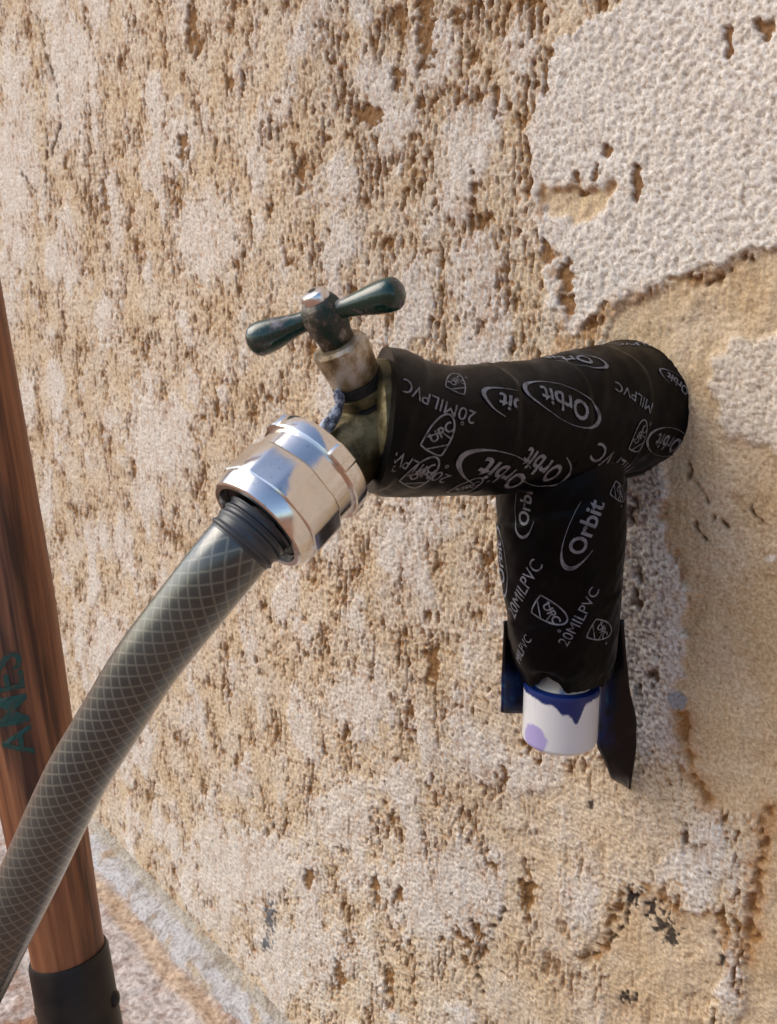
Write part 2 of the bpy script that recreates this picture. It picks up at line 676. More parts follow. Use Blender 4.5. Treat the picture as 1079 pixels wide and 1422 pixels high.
def blob(px, py, rx, ry, jag=0.35, seed=0, fine=9.0):
    """ragged ellipse round a photo point, radii in photo pixels, as a soft field >0 inside"""
    sel = (np.abs(PX-px) < rx*2.2) & (np.abs(PY-py) < ry*2.2)
    res = np.full(U.shape, -1.0, np.float32)
    d = np.sqrt(((PX[sel]-px)/rx)**2+((PY[sel]-py)/ry)**2)
    res[sel] = 1.0-d+jag*fbm(X[sel]/fine+seed, Y[sel]/fine, 55+seed, 3)
    return res


def line(poly, width, jag=1.0):
    """falloff 1..0 round a polyline, width in mm (wall distance)"""
    q = wall_uz(poly)
    lo, hi = q.min(0)-0.03, q.max(0)+0.03
    sel = (U > lo[0]) & (U < hi[0]) & (Z > lo[1]) & (Z < hi[1])
    x = U[sel]+(j1[sel]*3.5+k1[sel]*1.2)*mm*jag
    y = Z[sel]+(j2[sel]*3.5+k2[sel]*1.2)*mm*jag
    best = np.full(x.shape, 1.0)
    for i in range(len(q)-1):
        a, d = q[i], q[i+1]-q[i]
        t = np.clip(((x-a[0])*d[0]+(y-a[1])*d[1])/(d @ d), 0, 1)
        best = np.minimum(best, np.hypot(x-a[0]-t*d[0], y-a[1]-t*d[1]))
    res = np.zeros(U.shape)
    res[sel] = np.clip(1-best/(width*mm), 0, 1)
    return res


# --- plateaus of the finish coat
plat = fbm(X/30.0, Y/48.0, 11, 4)*0.95-0.10
smooth_spots = [(290, 330, 55, 75), (500, 975, 55, 60), (645, 190, 32, 75), (665, 385, 45, 75), (225, 610, 60, 75), (95, 110, 40, 120),
                (620, 1240, 120, 85), (340, 1205, 110, 70), (420, 1330, 90, 60), (600, 70, 40, 60), (480, 1130, 55, 60), (150, 900, 40, 60),
                (560, 760, 40, 60), (250, 195, 30, 60), (470, 250, 30, 45), (20, 240, 30, 200)]
for i, (a, c_, rx, ry) in enumerate(smooth_spots):
    plat = np.maximum(plat, 0.55*blob(a, c_, rx, ry, 0.5, i))
topright = blur(in_poly([(770, 60), (840, 20), (960, -60), (1200, -80), (1200, 310), (1079, 335), (1000, 362), (935, 385), (850, 420), (795, 470), (765, 410), (750, 300), (730, 190)]), 2)
lowmid = np.clip(blob(820, 1150, 150, 110, 0.4, 40)*1.6, 0, 1)
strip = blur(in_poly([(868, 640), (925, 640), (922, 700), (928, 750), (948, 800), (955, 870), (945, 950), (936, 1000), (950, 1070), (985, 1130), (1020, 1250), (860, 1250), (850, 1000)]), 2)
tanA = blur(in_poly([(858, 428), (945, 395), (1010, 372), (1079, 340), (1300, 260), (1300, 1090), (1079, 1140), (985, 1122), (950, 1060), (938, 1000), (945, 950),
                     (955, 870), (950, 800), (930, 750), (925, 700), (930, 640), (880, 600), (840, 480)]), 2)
whiteB = blur(in_poly([(985, 490), (1020, 470), (1079, 455), (1300, 420), (1300, 640), (1079, 625), (1040, 615), (1005, 605), (990, 550)]), 4)
tanC = blur(in_poly([(1066, 1125), (1079, 1100), (1300, 1100), (1300, 1600), (1015, 1600), (1032, 1340), (1046, 1240)]), 2)
tanD = blur(in_poly([(842, 1280), (868, 1240), (905, 1236), (950, 1272), (990, 1266), (1010, 1300), (1006, 1345), (985, 1400), (965, 1460), (840, 1460), (836, 1340), (812, 1350), (800, 1330), (835, 1300)]), 2)
tanE = blur(in_poly([(705, 1150), (760, 1180), (800, 1330), (830, 1345), (835, 1600), (662, 1600), (662, 1345), (695, 1270)]), 2)
tanF = blur(in_poly([(752, 262), (790, 258), (856, 258), (850, 275), (830, 300), (800, 310), (765, 300)]), 2)
plat = np.maximum(plat, topright*0.9-0.3*(1-topright))
stp = strip*sstep(1120, 1000, PY)
plat = np.maximum(plat, stp*0.35-0.3*(1-stp))
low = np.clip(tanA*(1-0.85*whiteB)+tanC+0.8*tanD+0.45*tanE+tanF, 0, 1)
Pm = sstep(-0.08, 0.24, plat+0.16*noise(X/5.0, Y/9.0, 12)+0.10*noise(X/2.2, Y/3.5, 13))*(1-low)
Pm = np.maximum(Pm, whiteB*tanA*0.7)

# --- pits and streaks of the coat below
rough_zone = np.clip(1-topright*0.9-np.clip(np.maximum(low, tanA), 0, 1)*0.9-lowmid*0.8-strip*0.35, 0, 1)
st = noise(X/2.15, Y/7.0, 21)+0.30*noise(X/1.1, Y/2.6, 22)
cl = fbm(X/16.0, Y/28.0, 23, 2)
for a, c_, rx, ry, k_ in ((680, 200, 130, 300, 0.30), (150, 230, 110, 220, 0.22), (520, 150, 120, 200, 0.16), (720, 420, 100, 120, 0.25), (310, 560, 200, 160, 0.12), (450, 860, 160, 120, 0.12)):
    cl = cl+k_*np.clip(blob(a, c_, rx, ry, 0.3, 7), 0, 0.6)
rough_in = 1-sstep(0.08, 0.30, plat)
pit = sstep(0.30, 0.42, st+0.50*cl-0.30*(1-rough_in)-0.03)*rough_zone
st2 = noise(X/3.4+40, Y/13.0, 24)+0.35*noise(X/1.5, Y/4.2, 25)
pit2 = sstep(0.37, 0.48, st2+0.55*cl-0.30*(1-rough_in)-0.08)*rough_zone
# sparse small pits anywhere
sp = noise(X/2.8+9, Y/4.2, 26)+0.3*noise(X/1.1, Y/1.6, 29)
pit3 = sstep(0.48, 0.62, sp)*np.clip(rough_zone+0.25, 0, 1)
# fine peppering of the rough coat
pep = sstep(0.20, 0.38, noise(X/1.25, Y/3.0, 27)+0.35*cl+0.05*rough_in)*np.clip(rough_zone+0.1, 0, 1)*(0.35+0.65*rough_in)
# pits that can be pointed at: x, y, half width, half height (photo pixels)
for i, (a, c_, rx, ry) in enumerate([(831, 237, 6, 9), (827, 240, 5, 14), (888, 252, 8, 24), (842, 206, 6, 12), (801, 246, 5, 10), (812, 270, 9, 6), (763, 72, 9, 8), (757, 108, 5, 22),
                                     (1012, 62, 7, 22), (1060, 40, 14, 14), (272, 62, 12, 18), (268, 30, 7, 30), (143, 260, 6, 16), (145, 285, 5, 22), (419, 243, 8, 24), (255, 205, 8, 22),
                                     (508, 160, 22, 16), (600, 920, 10, 34), (548, 110, 6, 22), (630, 20, 8, 18), (590, 45, 14, 10), (730, 1240, 10, 30), (705, 690, 5, 10),
                                     (540, 1360, 6, 22), (470, 1355, 8, 20), (553, 1250, 6, 20), (520, 1240, 6, 24), (430, 1220, 8, 14), (700, 1080, 5, 14), (440, 600, 5, 16),
                                     (590, 40, 12, 60), (553, 30, 8, 30), (660, 260, 6, 20), (690, 140, 6, 30), (760, 350, 8, 20), (790, 400, 12, 40)]):
    v = sstep(0.0, 0.40, blob(a, c_, rx*1.1, ry*1.1, 1.1, 60+i, 5.0))
    if i < 11:
        pit3 = np.maximum(pit3, v)
    else:
        pit = np.maximum(pit, v)
pits = np.clip(np.maximum(np.maximum(pit, pit2), pit3), 0, 1)

# --- cracks and lifted edges
cracks = np.zeros(U.shape)
for poly, wd in (([(945, 985), (950, 1040), (965, 1085), (985, 1120)], 2.6), ([(948, 640), (962, 668), (975, 690)], 1.8), ([(962, 725), (985, 750)], 1.6),
                 ([(995, 722), (1003, 730)], 2.2), ([(1068, 1128), (1056, 1190), (1047, 1250), (1040, 1330)], 3.0), ([(1012, 380), (985, 395), (978, 412)], 1.8),
                 ([(950, 1150), (955, 1170)], 2.2), ([(700, 1262), (672, 1300), (662, 1345), (668, 1380)], 2.4), ([(995, 1300), (1005, 1335)], 2.0),
                 ([(50, 20), (62, 70), (78, 120), (84, 170), (70, 215)], 4.0), ([(65, 190), (62, 270)], 4.0), ([(30, 240), (55, 275)], 3.0),
                 ([(830, 1325), (862, 1290), (880, 1240)], 2.0), ([(1040, 700), (1050, 730)], 1.4), ([(800, 1332), (838, 1318), (846, 1280), (872, 1242)], 2.0), ([(880, 690), (884, 730)], 3.0), ([(888, 790), (884, 850)], 3.5), ([(905, 930), (912, 950)], 3.0), ([(886, 955), (890, 965)], 3.0)):
    cracks = np.maximum(cracks, line(poly, wd)**1.3)
wob = sstep(-0.25, 0.15, noise(X/4.0, Y/4.0, 71))
cracks = cracks*wob

# --- heights in mm
big = fbm(X/150.0, Y/150.0, 3, 3)*2.4
gn1, gn2 = noise(X/1.7, Y/1.9, 31), noise(X/0.95, Y/1.0, 32)
grain = gn1*0.62+gn2*0.42
grain_r = noise(X/2.9, Y/3.0, 33)*0.9
streak = noise(X/1.6, Y/5.0, 34)*0.60
H = big+Pm*0.55+grain*(1.0-0.35*low)+streak*(1-Pm)*rough_zone+grain_r*(topright*0.8+0.5*strip+0.35*whiteB+0.2*lowmid)
H = H-1.8*pits-2.2*cracks-low*1.3-0.7*pep
H = H+1.1*fbm(X/14.0, Y/18.0, 36, 3)*low+0.6*fbm(X/6.0, Y/9.0, 37, 2)
# raised lip along the broken edge of the upper right coat
lip = line([(795, 480), (850, 425), (940, 393), (1010, 370), (1079, 338), (1200, 290)], 7)
H = H+0.9*lip*topright
# the face dips a little round the pipe hole
# --- pigment of the layer that shows, plus painted light and shade
def C3(r, g, b_):
    return np.array([r, g, b_])


cream = C3(0.700, 0.660, 0.610)
tan = C3(0.640, 0.520, 0.370)
ochre = C3(0.580, 0.435, 0.265)
brown = C3(0.245, 0.125, 0.044)
dark = C3(0.035, 0.028, 0.024)


def lerp(a, b_, f):
    return a+(b_-a)*f[..., None]


tanw = np.clip(1-Pm, 0, 1)
col = lerp(np.broadcast_to(cream, U.shape+(3,)), tan, tanw*(0.55+0.45*sstep(-0.3, 0.3, noise(X/24, Y/24, 41))))
col = lerp(col, ochre, np.clip(low*(0.75+0.5*noise(X/18, Y/22, 42)), 0, 1))  # lower coat's own ochre; warm bounce light also painted in at the right
warm = sstep(900, 1300, PY)*0.0
lowground = lowmid*0.45
col = lerp(col, tan*1.04, np.clip(lowground, 0, 1))
col = lerp(col, brown*1.55, pep*0.75)
speck = sstep(0.10, 0.30, -gn1*0.55-gn2*0.65)
col = lerp(col, C3(0.30, 0.20, 0.12), speck*(0.62-0.34*low))
col = lerp(col, cream*1.12, sstep(0.12, 0.34, gn1*0.6+gn2*0.5)*0.35*(1-0.6*low))
edge_st = sstep(0.10, 0.34, st+0.6*cl)*0.35*rough_zone
col = lerp(col, brown*1.7, edge_st)
col = lerp(col, brown, np.clip(pits*1.15, 0, 1)*0.95)
col = lerp(col, brown*0.45, np.clip(cracks*1.6, 0, 1)*0.92)
col = lerp(col, brown*1.9, np.clip(line([(945, 985), (950, 1040), (965, 1085), (985, 1120)], 6)*0.7, 0, 1))
col = lerp(col, brown*1.9, np.clip(line([(1068, 1128), (1056, 1190), (1047, 1250), (1040, 1330)], 6)*0.7, 0, 1))
col = lerp(col, brown*1.9, np.clip(line([(780, 480), (800, 470), (850, 430), (905, 405)], 5)*0.5, 0, 1))
for pl_, w_, k_ in (([(800, 1332), (835, 1330), (842, 1282), (868, 1240), (905, 1236), (950, 1272)], 3.2, 0.8), ([(960, 1272), (990, 1266), (1010, 1300), (1005, 1345)], 3.2, 0.75), ([(752, 300), (757, 265), (790, 258), (850, 262)], 3.0, 0.7),
                    ([(885, 690), (925, 700), (930, 750), (952, 800)], 3.0, 0.5), ([(945, 395), (975, 388), (1012, 376)], 4.0, 0.6), ([(775, 480), (790, 420), (770, 350)], 5.0, 0.6)):
    col = lerp(col, brown*1.35, np.clip(line(pl_, w_)*wob*1.3, 0, 1)*k_)
# soft shadow beside the down pipe, painted as dark speckles on the strip
shadespk = sstep(0.12, 0.35, noise(X/1.8, Y/1.9, 81)+0.25*noise(X/9, Y/9, 82)+0.1)
pipe_shade = strip*sstep(1120, 980, PY)*sstep(960, 900, PX)
col = lerp(col, C3(0.20, 0.145, 0.13), shadespk*pipe_shade*0.85)
bluespk = sstep(0.0, 0.4, blob(942, 972, 16, 16, 0.9, 90))
col = lerp(col, C3(0.26, 0.29, 0.34), bluespk*0.8)
# thin whitish scrape
col = lerp(col, cream*1.2, np.clip(line([(915, 1222), (932, 1200), (950, 1182)], 3.0)*1.0, 0, 1)*0.8)
col = lerp(col, cream*1.2, sstep(0, 0.5, blob(1070, 775, 14, 9, 0.6, 91)))
# dark specks of tar and mould
for i, (a, c_, rx, ry) in enumerate([(876, 1246, 9, 10), (903, 1262, 8, 12), (916, 1282, 10, 12), (930, 1302, 9, 12), (868, 1387, 10, 7), (377, 1272, 6, 18), (372, 1308, 7, 8), (722, 1235, 5, 16),
                                     (725, 1258, 6, 8), (635, 1292, 4, 9), (646, 1310, 7, 10), (644, 1334, 4, 5), (1002, 1332, 5, 8), (820, 1120, 3, 12)]):
    v = sstep(0.0, 0.3, blob(a, c_, rx*1.15, ry*1.15, 1.6, 200+i, 3.2))
    tone = C3(0.10, 0.11, 0.13) if a < 400 else (brown*0.8 if 600 < a < 730 else dark)
    col = lerp(col, tone, v*0.93)
    H = H+0.5*v*(a < 400)-0.6*v*(a >= 400)
col = col*(1.0+0.16*noise(X/1.3, Y/1.4, 45)[..., None])
verts = np.stack([U, -H*mm, Z], -1).reshape(-1, 3)
n_c, n_r = U.shape
F = grid_faces(n_c, n_r, wrap=False)[:, ::1]
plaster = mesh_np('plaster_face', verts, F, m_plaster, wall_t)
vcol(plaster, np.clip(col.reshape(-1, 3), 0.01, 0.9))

# the rest of the wall around the face
gx = np.arange(-4.0, 2.51, 0.02)
gz = np.concatenate([np.arange(0.0, 1.2, 0.02), np.arange(1.2, 2.61, 0.05)])
GX, GZZ = np.meshgrid(gx, gz, indexing='ij')
hb = fbm(GX*6, GZZ*6, 5, 4)*2.5
front = np.stack([GX, 0.0065-hb*mm, GZZ], -1).reshape(-1, 3)
nf = len(front)
F1 = grid_faces(len(gx), len(gz), wrap=False)
core_v = np.array([[-4, 0.012, 0], [2.5, 0.012, 0], [2.5, 0.012, 2.6], [-4, 0.012, 2.6], [-4, 0.22, 0], [2.5, 0.22, 0], [2.5, 0.22, 2.6], [-4, 0.22, 2.6]])
core_f = np.array([[0, 1, 2, 3], [5, 4, 7, 6], [4, 0, 3, 7], [1, 5, 6, 2], [3, 2, 6, 7], [4, 5, 1, 0]])+nf
mesh_np('wall_core', np.vstack([front, core_v]), np.vstack([F1, core_f]), m_plaster_far, wall_t)

# ------------------------------------------------------------------ ground and footing
gu = np.concatenate([[-60, -20, -6, -3], np.arange(-1.6, 0.4, 0.003), [1, 3, 8, 25, 60]])
gv = np.concatenate([[-80, -25, -8, -3, -1.4], np.arange(-0.42, 0.012, 0.003)])
A, B_ = np.meshgrid(gu, gv, indexing='ij')
near = ((A > -1.6) & (A < 0.4) & (B_ > -0.42))
h = (fbm(A*40, B_*40, 61, 5, 0.6)*3.2+np.maximum(noise(A*120, B_*120, 62), 0)*2.6+noise(A*330, B_*330, 63)*1.0)*near
h = h*sstep(-1.6, -1.5, A)*sstep(0.4, 0.3, A)*sstep(-0.42, -0.36, B_)
gv_ = np.stack([A, B_, -0.008+h*mm], -1).reshape(-1, 3)
ground = mesh_np('ground', gv_, grid_faces(len(gu), len(gv), wrap=False), m_ground)
ground['kind'] = 'structure'
# cement washed over the dirt near the wall, bare reddish dirt farther out
dirt = C3(0.300, 0.165, 0.105)
pale = C3(0.52, 0.475, 0.455)
sand = C3(0.520, 0.390, 0.270)
n_a = fbm(A*24, B_*24, 65, 5, 0.62)
wash = sstep(-0.35, 0.25, n_a+1.1*sstep(-0.24, -0.06, B_)-0.62)
gc = lerp(np.broadcast_to(dirt, A.shape+(3,)), pale, wash)
gc = lerp(gc, sand, sstep(0.012, 0.004, np.abs(B_+0.036+0.006*noise(A*20, A*0, 66)))*0.85)
gc = lerp(gc, dirt*0.7, sstep(0.25, 0.5, noise(A*150, B_*150, 67)+0.2*n_a)*0.6*near)
fade = sstep(-1.58, -1.35, A)*sstep(0.39, 0.25, A)*sstep(-0.41, -0.33, B_)
gc = lerp(np.broadcast_to(dirt*1.05, A.shape+(3,)), gc, fade)
vcol(ground, np.clip(gc.reshape(-1, 3), 0.02, 0.9))

# worn whitewashed concrete ledge that runs along the wall base
lu = np.arange(-2.2, 0.6, 0.0025)
prof = [(0.006, 0.005), (-0.0025, 0.0045), (-0.0055, 0.0035), (-0.008, 0.0012), (-0.011, 0.0002), (-0.015, -0.0004), (-0.019, -0.001), (-0.023, -0.0016), (-0.027, -0.0028), (-0.030, -0.005), (-0.033, -0.010), (-0.034, -0.02)]
LV = []
for (yy, zz) in prof:
    e = fbm(lu*25, np.full_like(lu, yy*25), 91, 4, 0.6)
    wv = fbm(lu*9, np.full_like(lu, 1.0), 92, 3)
    k = max(0, (-yy-0.008)/0.028)
    yy = yy*0.8 if yy < 0 else yy
    LV.append(np.stack([lu, yy+wv*0.010*k+e*0.004*k, zz+e*0.0024], -1))
LV = np.array(LV).reshape(-1, 3)
foot = mesh_np('footing', LV, grid_faces(len(prof), len(lu), wrap=False), m_footing)
fy_ = -LV[:, 1]
fn = fbm(LV[:, 0]*30, LV[:, 1]*60, 95, 4, 0.6)
fc = lerp(np.broadcast_to(C3(0.56, 0.555, 0.57), LV.shape), C3(0.47, 0.43, 0.36), np.clip(sstep(0.0105, 0.0065, fy_+0.003*fn), 0, 1)*0.9)
fc = lerp(fc, C3(0.52, 0.42, 0.31), sstep(0.0, 0.35, fn-0.25+sstep(0.018, 0.032, fy_)*0.35))
fs = noise(LV[:, 0]*420, LV[:, 1]*420, 97)+0.4*noise(LV[:, 0]*180, LV[:, 1]*180, 98)
fc = lerp(fc, C3(0.30, 0.25, 0.21), sstep(0.22, 0.45, fs)*0.7)
vcol(foot, fc)
foot['label'] = 'worn whitewashed concrete ledge along the foot of the plaster wall'
foot['category'] = 'ledge'

# ------------------------------------------------------------------ the taped pipe
pipe_t = thing('wrapped_pipe', 'pipe and tee wrapped in printed black vinyl tape coming out of the wall', 'pipe', (AX0, 0.0, GZ))

# silhouette of the level run in photo pixels: x, top, bottom
stn = [(905, 466, 660), (882, 468, 662), (860, 474, 664), (815, 484, 674), (765, 494, 684), (710, 501, 688), (660, 505, 690), (620, 506, 691), (585, 498, 691), (560, 489, 691), (540, 482, 690), (524, 479, 688)]
cen, rr = [], []
for (x, t, bt) in stn:
    p = at_x(x, 0.5*(t+bt))
    cen.append(p)
    rr.append(0.5*(bt-t)*depth_of(p)/FPX)
cen = np.array(cen)
cen[0, 1] = max(cen[0, 1], 0.004)
Pp, Rr, ss = resample(cen, 170, np.array(rr))
M = 160
ph = np.arange(M)/M*2*np.pi
S_, PHI = np.meshgrid(ss, ph, indexing='ij')
R = np.repeat(Rr, M, 1)


def wrap_bumps(S_, PHI, pitch, seed, amp=1.0, lean=0.022, sgn=1):
    t = (S_+sgn*lean*(PHI/(2*np.pi))*1.0)/pitch
    # overlapping turns: each lap edge is a small step (the seam of the angle is at the back)
    saw = np.mod(t+0.12*noise(PHI*1.2, t*0.3, seed), 1.0)
    lap = np.where(saw < 0.05, saw/0.05, 1-(saw-0.05)/0.95*1.0)
    cx, cy = np.cos(PHI), np.sin(PHI)
    w = noise(S_*55+cx*1.3, cy*1.5+seed, seed+1)*1.1+noise(S_*140+cx*3, cy*3+S_*60, seed+2)*0.38
    wr = noise(S_*35+cx*6, cy*6+S_*220, seed+3)*0.22
    return (lap*0.55+w*amp+wr)*mm


R = R-0.0008+wrap_bumps(S_, PHI, 0.034, 301, 0.9, lean=0.034)
run = Tube(Pp, R, ss, (0, 0, 1), M)
run.set_shear(0.62*sstep(ss[-1]-0.045, ss[-1]-0.004, ss))
run_o = run.build('tape_wrap', m_tape, pipe_t, sharp=50)
run_o['label'] = 'level run of the tape wrap from wall to tap'

# the down pipe
vst = [(630, 700, 862), (660, 690, 867), (700, 688, 868), (740, 690, 867), (790, 694, 864), (840, 700, 861), (880, 706, 858), (910, 713, 855), (935, 722, 846)]
cen, rr = [], []
for (y, x0, x1) in vst:
    p = at_x(0.5*(x0+x1), y)
    cen.append(p)
    rr.append(0.5*(x1-x0)*depth_of(p)/FPX)
Pv, Rv, sv = resample(np.array(cen), 130, np.array(rr))
S2, PH2 = np.meshgrid(sv, ph, indexing='ij')
Rd = np.repeat(Rv, M, 1)-0.0006+wrap_bumps(S2, PH2, 0.040, 401, 0.8, lean=0.040, sgn=-1)
# ragged lower rim
drop = Tube(Pv, Rd, sv, (0, 1, 0), M)
rag = 0.004*noise(ph*1.3, ph*0, 9)+0.0016*noise(ph*5, ph*0, 19)
_r = drop.V[-1]
_va = math.atan2(CP[0]-AX0, -(CP[1]-_r[:, 1].mean()))
_da = (np.arctan2(_r[:, 0]-_r[:, 0].mean(), -(_r[:, 1]-_r[:, 1].mean()))-_va+np.pi) % (2*np.pi)-np.pi
rag = rag-0.0045*sstep(0.50, 0.10, np.abs(_da+0.33))
wgt = sstep(0.85, 1.0, sv/sv[-1])
drop.V = drop.V-np.array([0, 0, 1.0])*(wgt[:, None]*rag[None])[..., None]
drop_o = drop.build('tape_wrap', m_tape, pipe_t, cap1=False)
drop_o['label'] = 'upright sleeve of tape round the branch that points down'

# inner pipe stub and cap
capc_t, capc_b = at_x(778, 948), at_x(778, 1040)
cap_r = 0.5*103*depth_of(at_x(778, 990))/FPX
axis = np.array([0, 0, -1.0])
cap0 = np.array([capc_t[0], 0.5*(capc_t[1]+capc_b[1]), capc_t[2]])
clen = capc_t[2]-capc_b[2]-0.004
cr = cap_r
cap_prof = [(0.0, cr-0.004), (0.0, cr-0.0012), (0.0006, cr-0.0003), (0.002, cr)]+[(0.002+(clen-0.0045)*k/90.0, cr) for k in range(1, 91)]+[(clen-0.0014, cr-0.0004), (clen-0.0004, cr-0.0014), (clen, cr-0.003), (clen+0.0012, cr*0.5), (clen+0.0015, 0.0)]
SEGC = 256
cap_o = lathe('pipe_cap', cap0, axis, cap_prof, m_pvc, pipe_t, SEGC, up=(0, -1, 0), sharp=40)
cap_o['label'] = 'white plastic end cap with blue primer drips'
v = np.empty(len(cap_o.data.vertices)*3, np.float32)
cap_o.data.vertices.foreach_get('co', v)
v = v.reshape(-1, 3)+np.array(pipe_t.location)*0
pp = project(v+np.array([0, 0, 0]))
angc = np.arctan2(v[:, 0]-cap0[0], -(v[:, 1]-cap0[1]))      # 0 faces away from the wall
sd = cap0[2]-v[:, 2]
view_ang = math.atan2(CP[0]-cap0[0], -(CP[1]-cap0[1]))
da = (angc-view_ang+np.pi) % (2*np.pi)-np.pi               # + is to the right in the photo
edge = 0.0026+0.0010*noise(da*2.2, da*0, 5)+0.0006*noise(da*7, da*0, 15)+0.0046*np.exp(-((da-0.22)/0.34)**4)+0.0044*np.exp(-((da-0.46)/0.15)**2)+0.0012*np.exp(-((da+0.45)/0.2)**2)
blue = sstep(0.0008, -0.0003, sd-edge+0.0006*noise(da*9, sd*900, 6))
pur = sstep(0.25, 0.0, np.hypot((da+0.72)/0.42, (sd-(clen-0.0055))/0.0060)-0.85+0.18*noise(da*7, sd*500, 8))
streaks = 0.35*sstep(0.15, 0.5, noise(da*16, sd*90, 12))*sstep(0.016, 0.004, sd)
wcol = np.broadcast_to(C3(0.70, 0.705, 0.72), v.shape).copy()
wcol = lerp(wcol, C3(0.33, 0.28, 0.60), np.clip(pur, 0, 1)*0.85)
wcol = lerp(wcol, C3(0.36, 0.44, 0.62), np.clip(streaks, 0, 1))
wcol = lerp(wcol, C3(0.004, 0.020, 0.13), np.clip(blue, 0, 1))
vcol(cap_o, wcol)
stub_o = lathe('pipe_stub', cap0+np.array([0, 0, 0.05]), axis, [(0, cr*0.60), (0.046, cr*0.60), (0.0495, cr*0.80), (0.052, cr*0.80)], m_pvc, pipe_t, 64, up=(0, -1, 0))
v = np.empty(len(stub_o.data.vertices)*3, np.float32)
stub_o.data.vertices.foreach_get('co', v)
v = v.reshape(-1, 3)
vcol(stub_o, lerp(np.broadcast_to(C3(0.62, 0.58, 0.50), v.shape), C3(0.01, 0.10, 0.30), sstep(0.1, -0.1, noise(v[:, 0]*180, v[:, 2]*40, 3)+0.02)))


def flap(name, a0, a1, bottom, z_top, r0, mat, curl=0.0, nA=26, nZ=40, seed=0):
    """hanging strip of tape: part of a cylinder about the branch axis; bottom(f) gives the lower z for f in 0..1"""
    V = []
    for k in range(nA):
        f = k/(nA-1)
        a = view_ang+a0+(a1-a0)*f
        zb_ = bottom(f)
        for q in range(nZ):
            g = q/(nZ-1)
            z = z_top+(zb_-z_top)*g
            r = r0+curl*g*g+0.0012*noise(np.array(f*3.0+seed), np.array(g*4.0), 77+seed)*g*1.5
            aa = a+0.10*noise(np.array(g*3.0+seed), np.array(f), 99)*g
            V.append((cap0[0]+math.sin(aa)*float(r), cap0[1]-math.cos(aa)*float(r), z))
    o = mesh_np(name, np.array(V), grid_faces(nA, nZ, wrap=False), mat, pipe_t)
    s = o.modifiers.new('thickness', 'SOLIDIFY')
    s.thickness = 0.0007
    s.offset = 0
    return o


def sheet(name, left, right, dl, dr, bulge, mat, seed=0):
    """hanging tape tail between two edges given as photo points at the branch's distance (plus dl, dr metres)"""
    n, m_ = 36, 14
    g_ = np.linspace(0, 1, n)

    def edge_pts(e, d_):
        e = np.asarray(e, float)
        t = np.linspace(0, 1, len(e))
        xs, ys = np.interp(g_, t, e[:, 0]), np.interp(g_, t, e[:, 1])
        return np.array([at_depth(x, y, depth_of(at_x(778, y))+d_) for x, y in zip(xs, ys)])
    Lp, Rp = edge_pts(left, dl), edge_pts(right, dr)
    V = []
    for k in range(m_):
        f = k/(m_-1)
        w_ = noise(g_*4.0+seed, g_*0+f*2.0, 77+seed)*0.0016+noise(g_*11.0, g_*0+f*3, 78+seed)*0.0005
        V.append(Lp*(1-f)+Rp*f-CD*(bulge*math.sin(f*np.pi)+w_)[:, None])
    o = mesh_np(name, np.array(V).reshape(-1, 3), grid_faces(m_, n, wrap=False), mat, pipe_t)
    s_ = o.modifiers.new('thickness', 'SOLIDIFY')
    s_.thickness = 0.0008
    s_.offset = 0
    return o


fl = sheet('tape_flap', [(700, 862), (699, 900), (697, 940), (696, 989)], [(742, 862), (740, 900), (738, 945), (732, 990)], 0.004, 0.017, 0.001, m_tail, 1)
fl['label'] = 'short square ended tape tail stained with blue primer'
fr = sheet('tape_flap', [(836, 860), (834, 920), (832, 980), (829, 1036), (840, 1056), (849, 1080), (873, 1094)],
           [(866, 860), (870, 915), (875, 960), (884, 1000), (884, 1035), (880, 1064), (873.5, 1094)], 0.014, 0.004, 0.002, m_tail, 4)
fr['label'] = 'long pointed tape tail hanging beside the white cap'
for o_, y0, y1, fmax in ((fl, 915, 1000, 2.0), (fr, 925, 1045, 0.55)):
    v = np.empty(len(o_.data.vertices)*3, np.float32)
    o_.data.vertices.foreach_get('co', v)
    v = v.reshape(-1, 3)
    pq = project(v)
    ff = np.repeat(np.arange(14)/13.0, 36)
    msk = sstep(y0, y0+25, pq[:, 1])*sstep(y1, y1-25, pq[:, 1])*sstep(fmax, fmax-0.35, ff+0.25*noise(pq[:, 1]/9, pq[:, 0]/9, 4))
    msk = msk*sstep(-0.45, 0.1, noise(pq[:, 0]/10, pq[:, 1]/14, 9)+0.1)
    cc = lerp(np.broadcast_to(C3(0.004, 0.004, 0.006), v.shape), C3(0.004, 0.016, 0.075), np.clip(msk, 0, 1))
    cc = lerp(cc, C3(0.01, 0.075, 0.16), np.clip(msk, 0, 1)*sstep(0.25, 0.45, noise(pq[:, 0]/6, pq[:, 1]/6, 14)))
    vcol(o_, cc)
# loose end under the level run, by the wall
pts = [(858, 664), (885, 661), (915, 650), (948, 628)]
V = []
for (x, y) in pts:
    p = at_x(x, y, AX0+0.012)
    for q in range(6):
        g = q/5
        V.append(p+np.array([0.002-0.016*g*g, -0.001, 0.004-0.006*math.sin(g*2.2)]))
lo_ = mesh_np('tape_flap', np.array(V), grid_faces(4, 6, wrap=False), m_tape, pipe_t)
lo_.modifiers.new('sub', 'SUBSURF').levels = 2
lo_.modifiers['sub'].render_levels = 2
sm = lo_.modifiers.new('thickness', 'SOLIDIFY')
sm.thickness = 0.0007
# a torn thread of tape on the top edge at the wall
p0 = at_x(905, 468)
tw = []
th_pts = [p0+np.array([0, 0.0, -0.001]), at_x(902, 458), at_x(897, 450), at_x(895, 438)]
Pt, _, st_ = resample(np.array(th_pts), 14)
Tube(Pt, np.repeat(np.linspace(0.0011, 0.00025, 14)[:, None], 8, 1), st_, (1, 0, 0), 8).build('torn_thread', m_tape, pipe_t)

# ---- printing on the tape


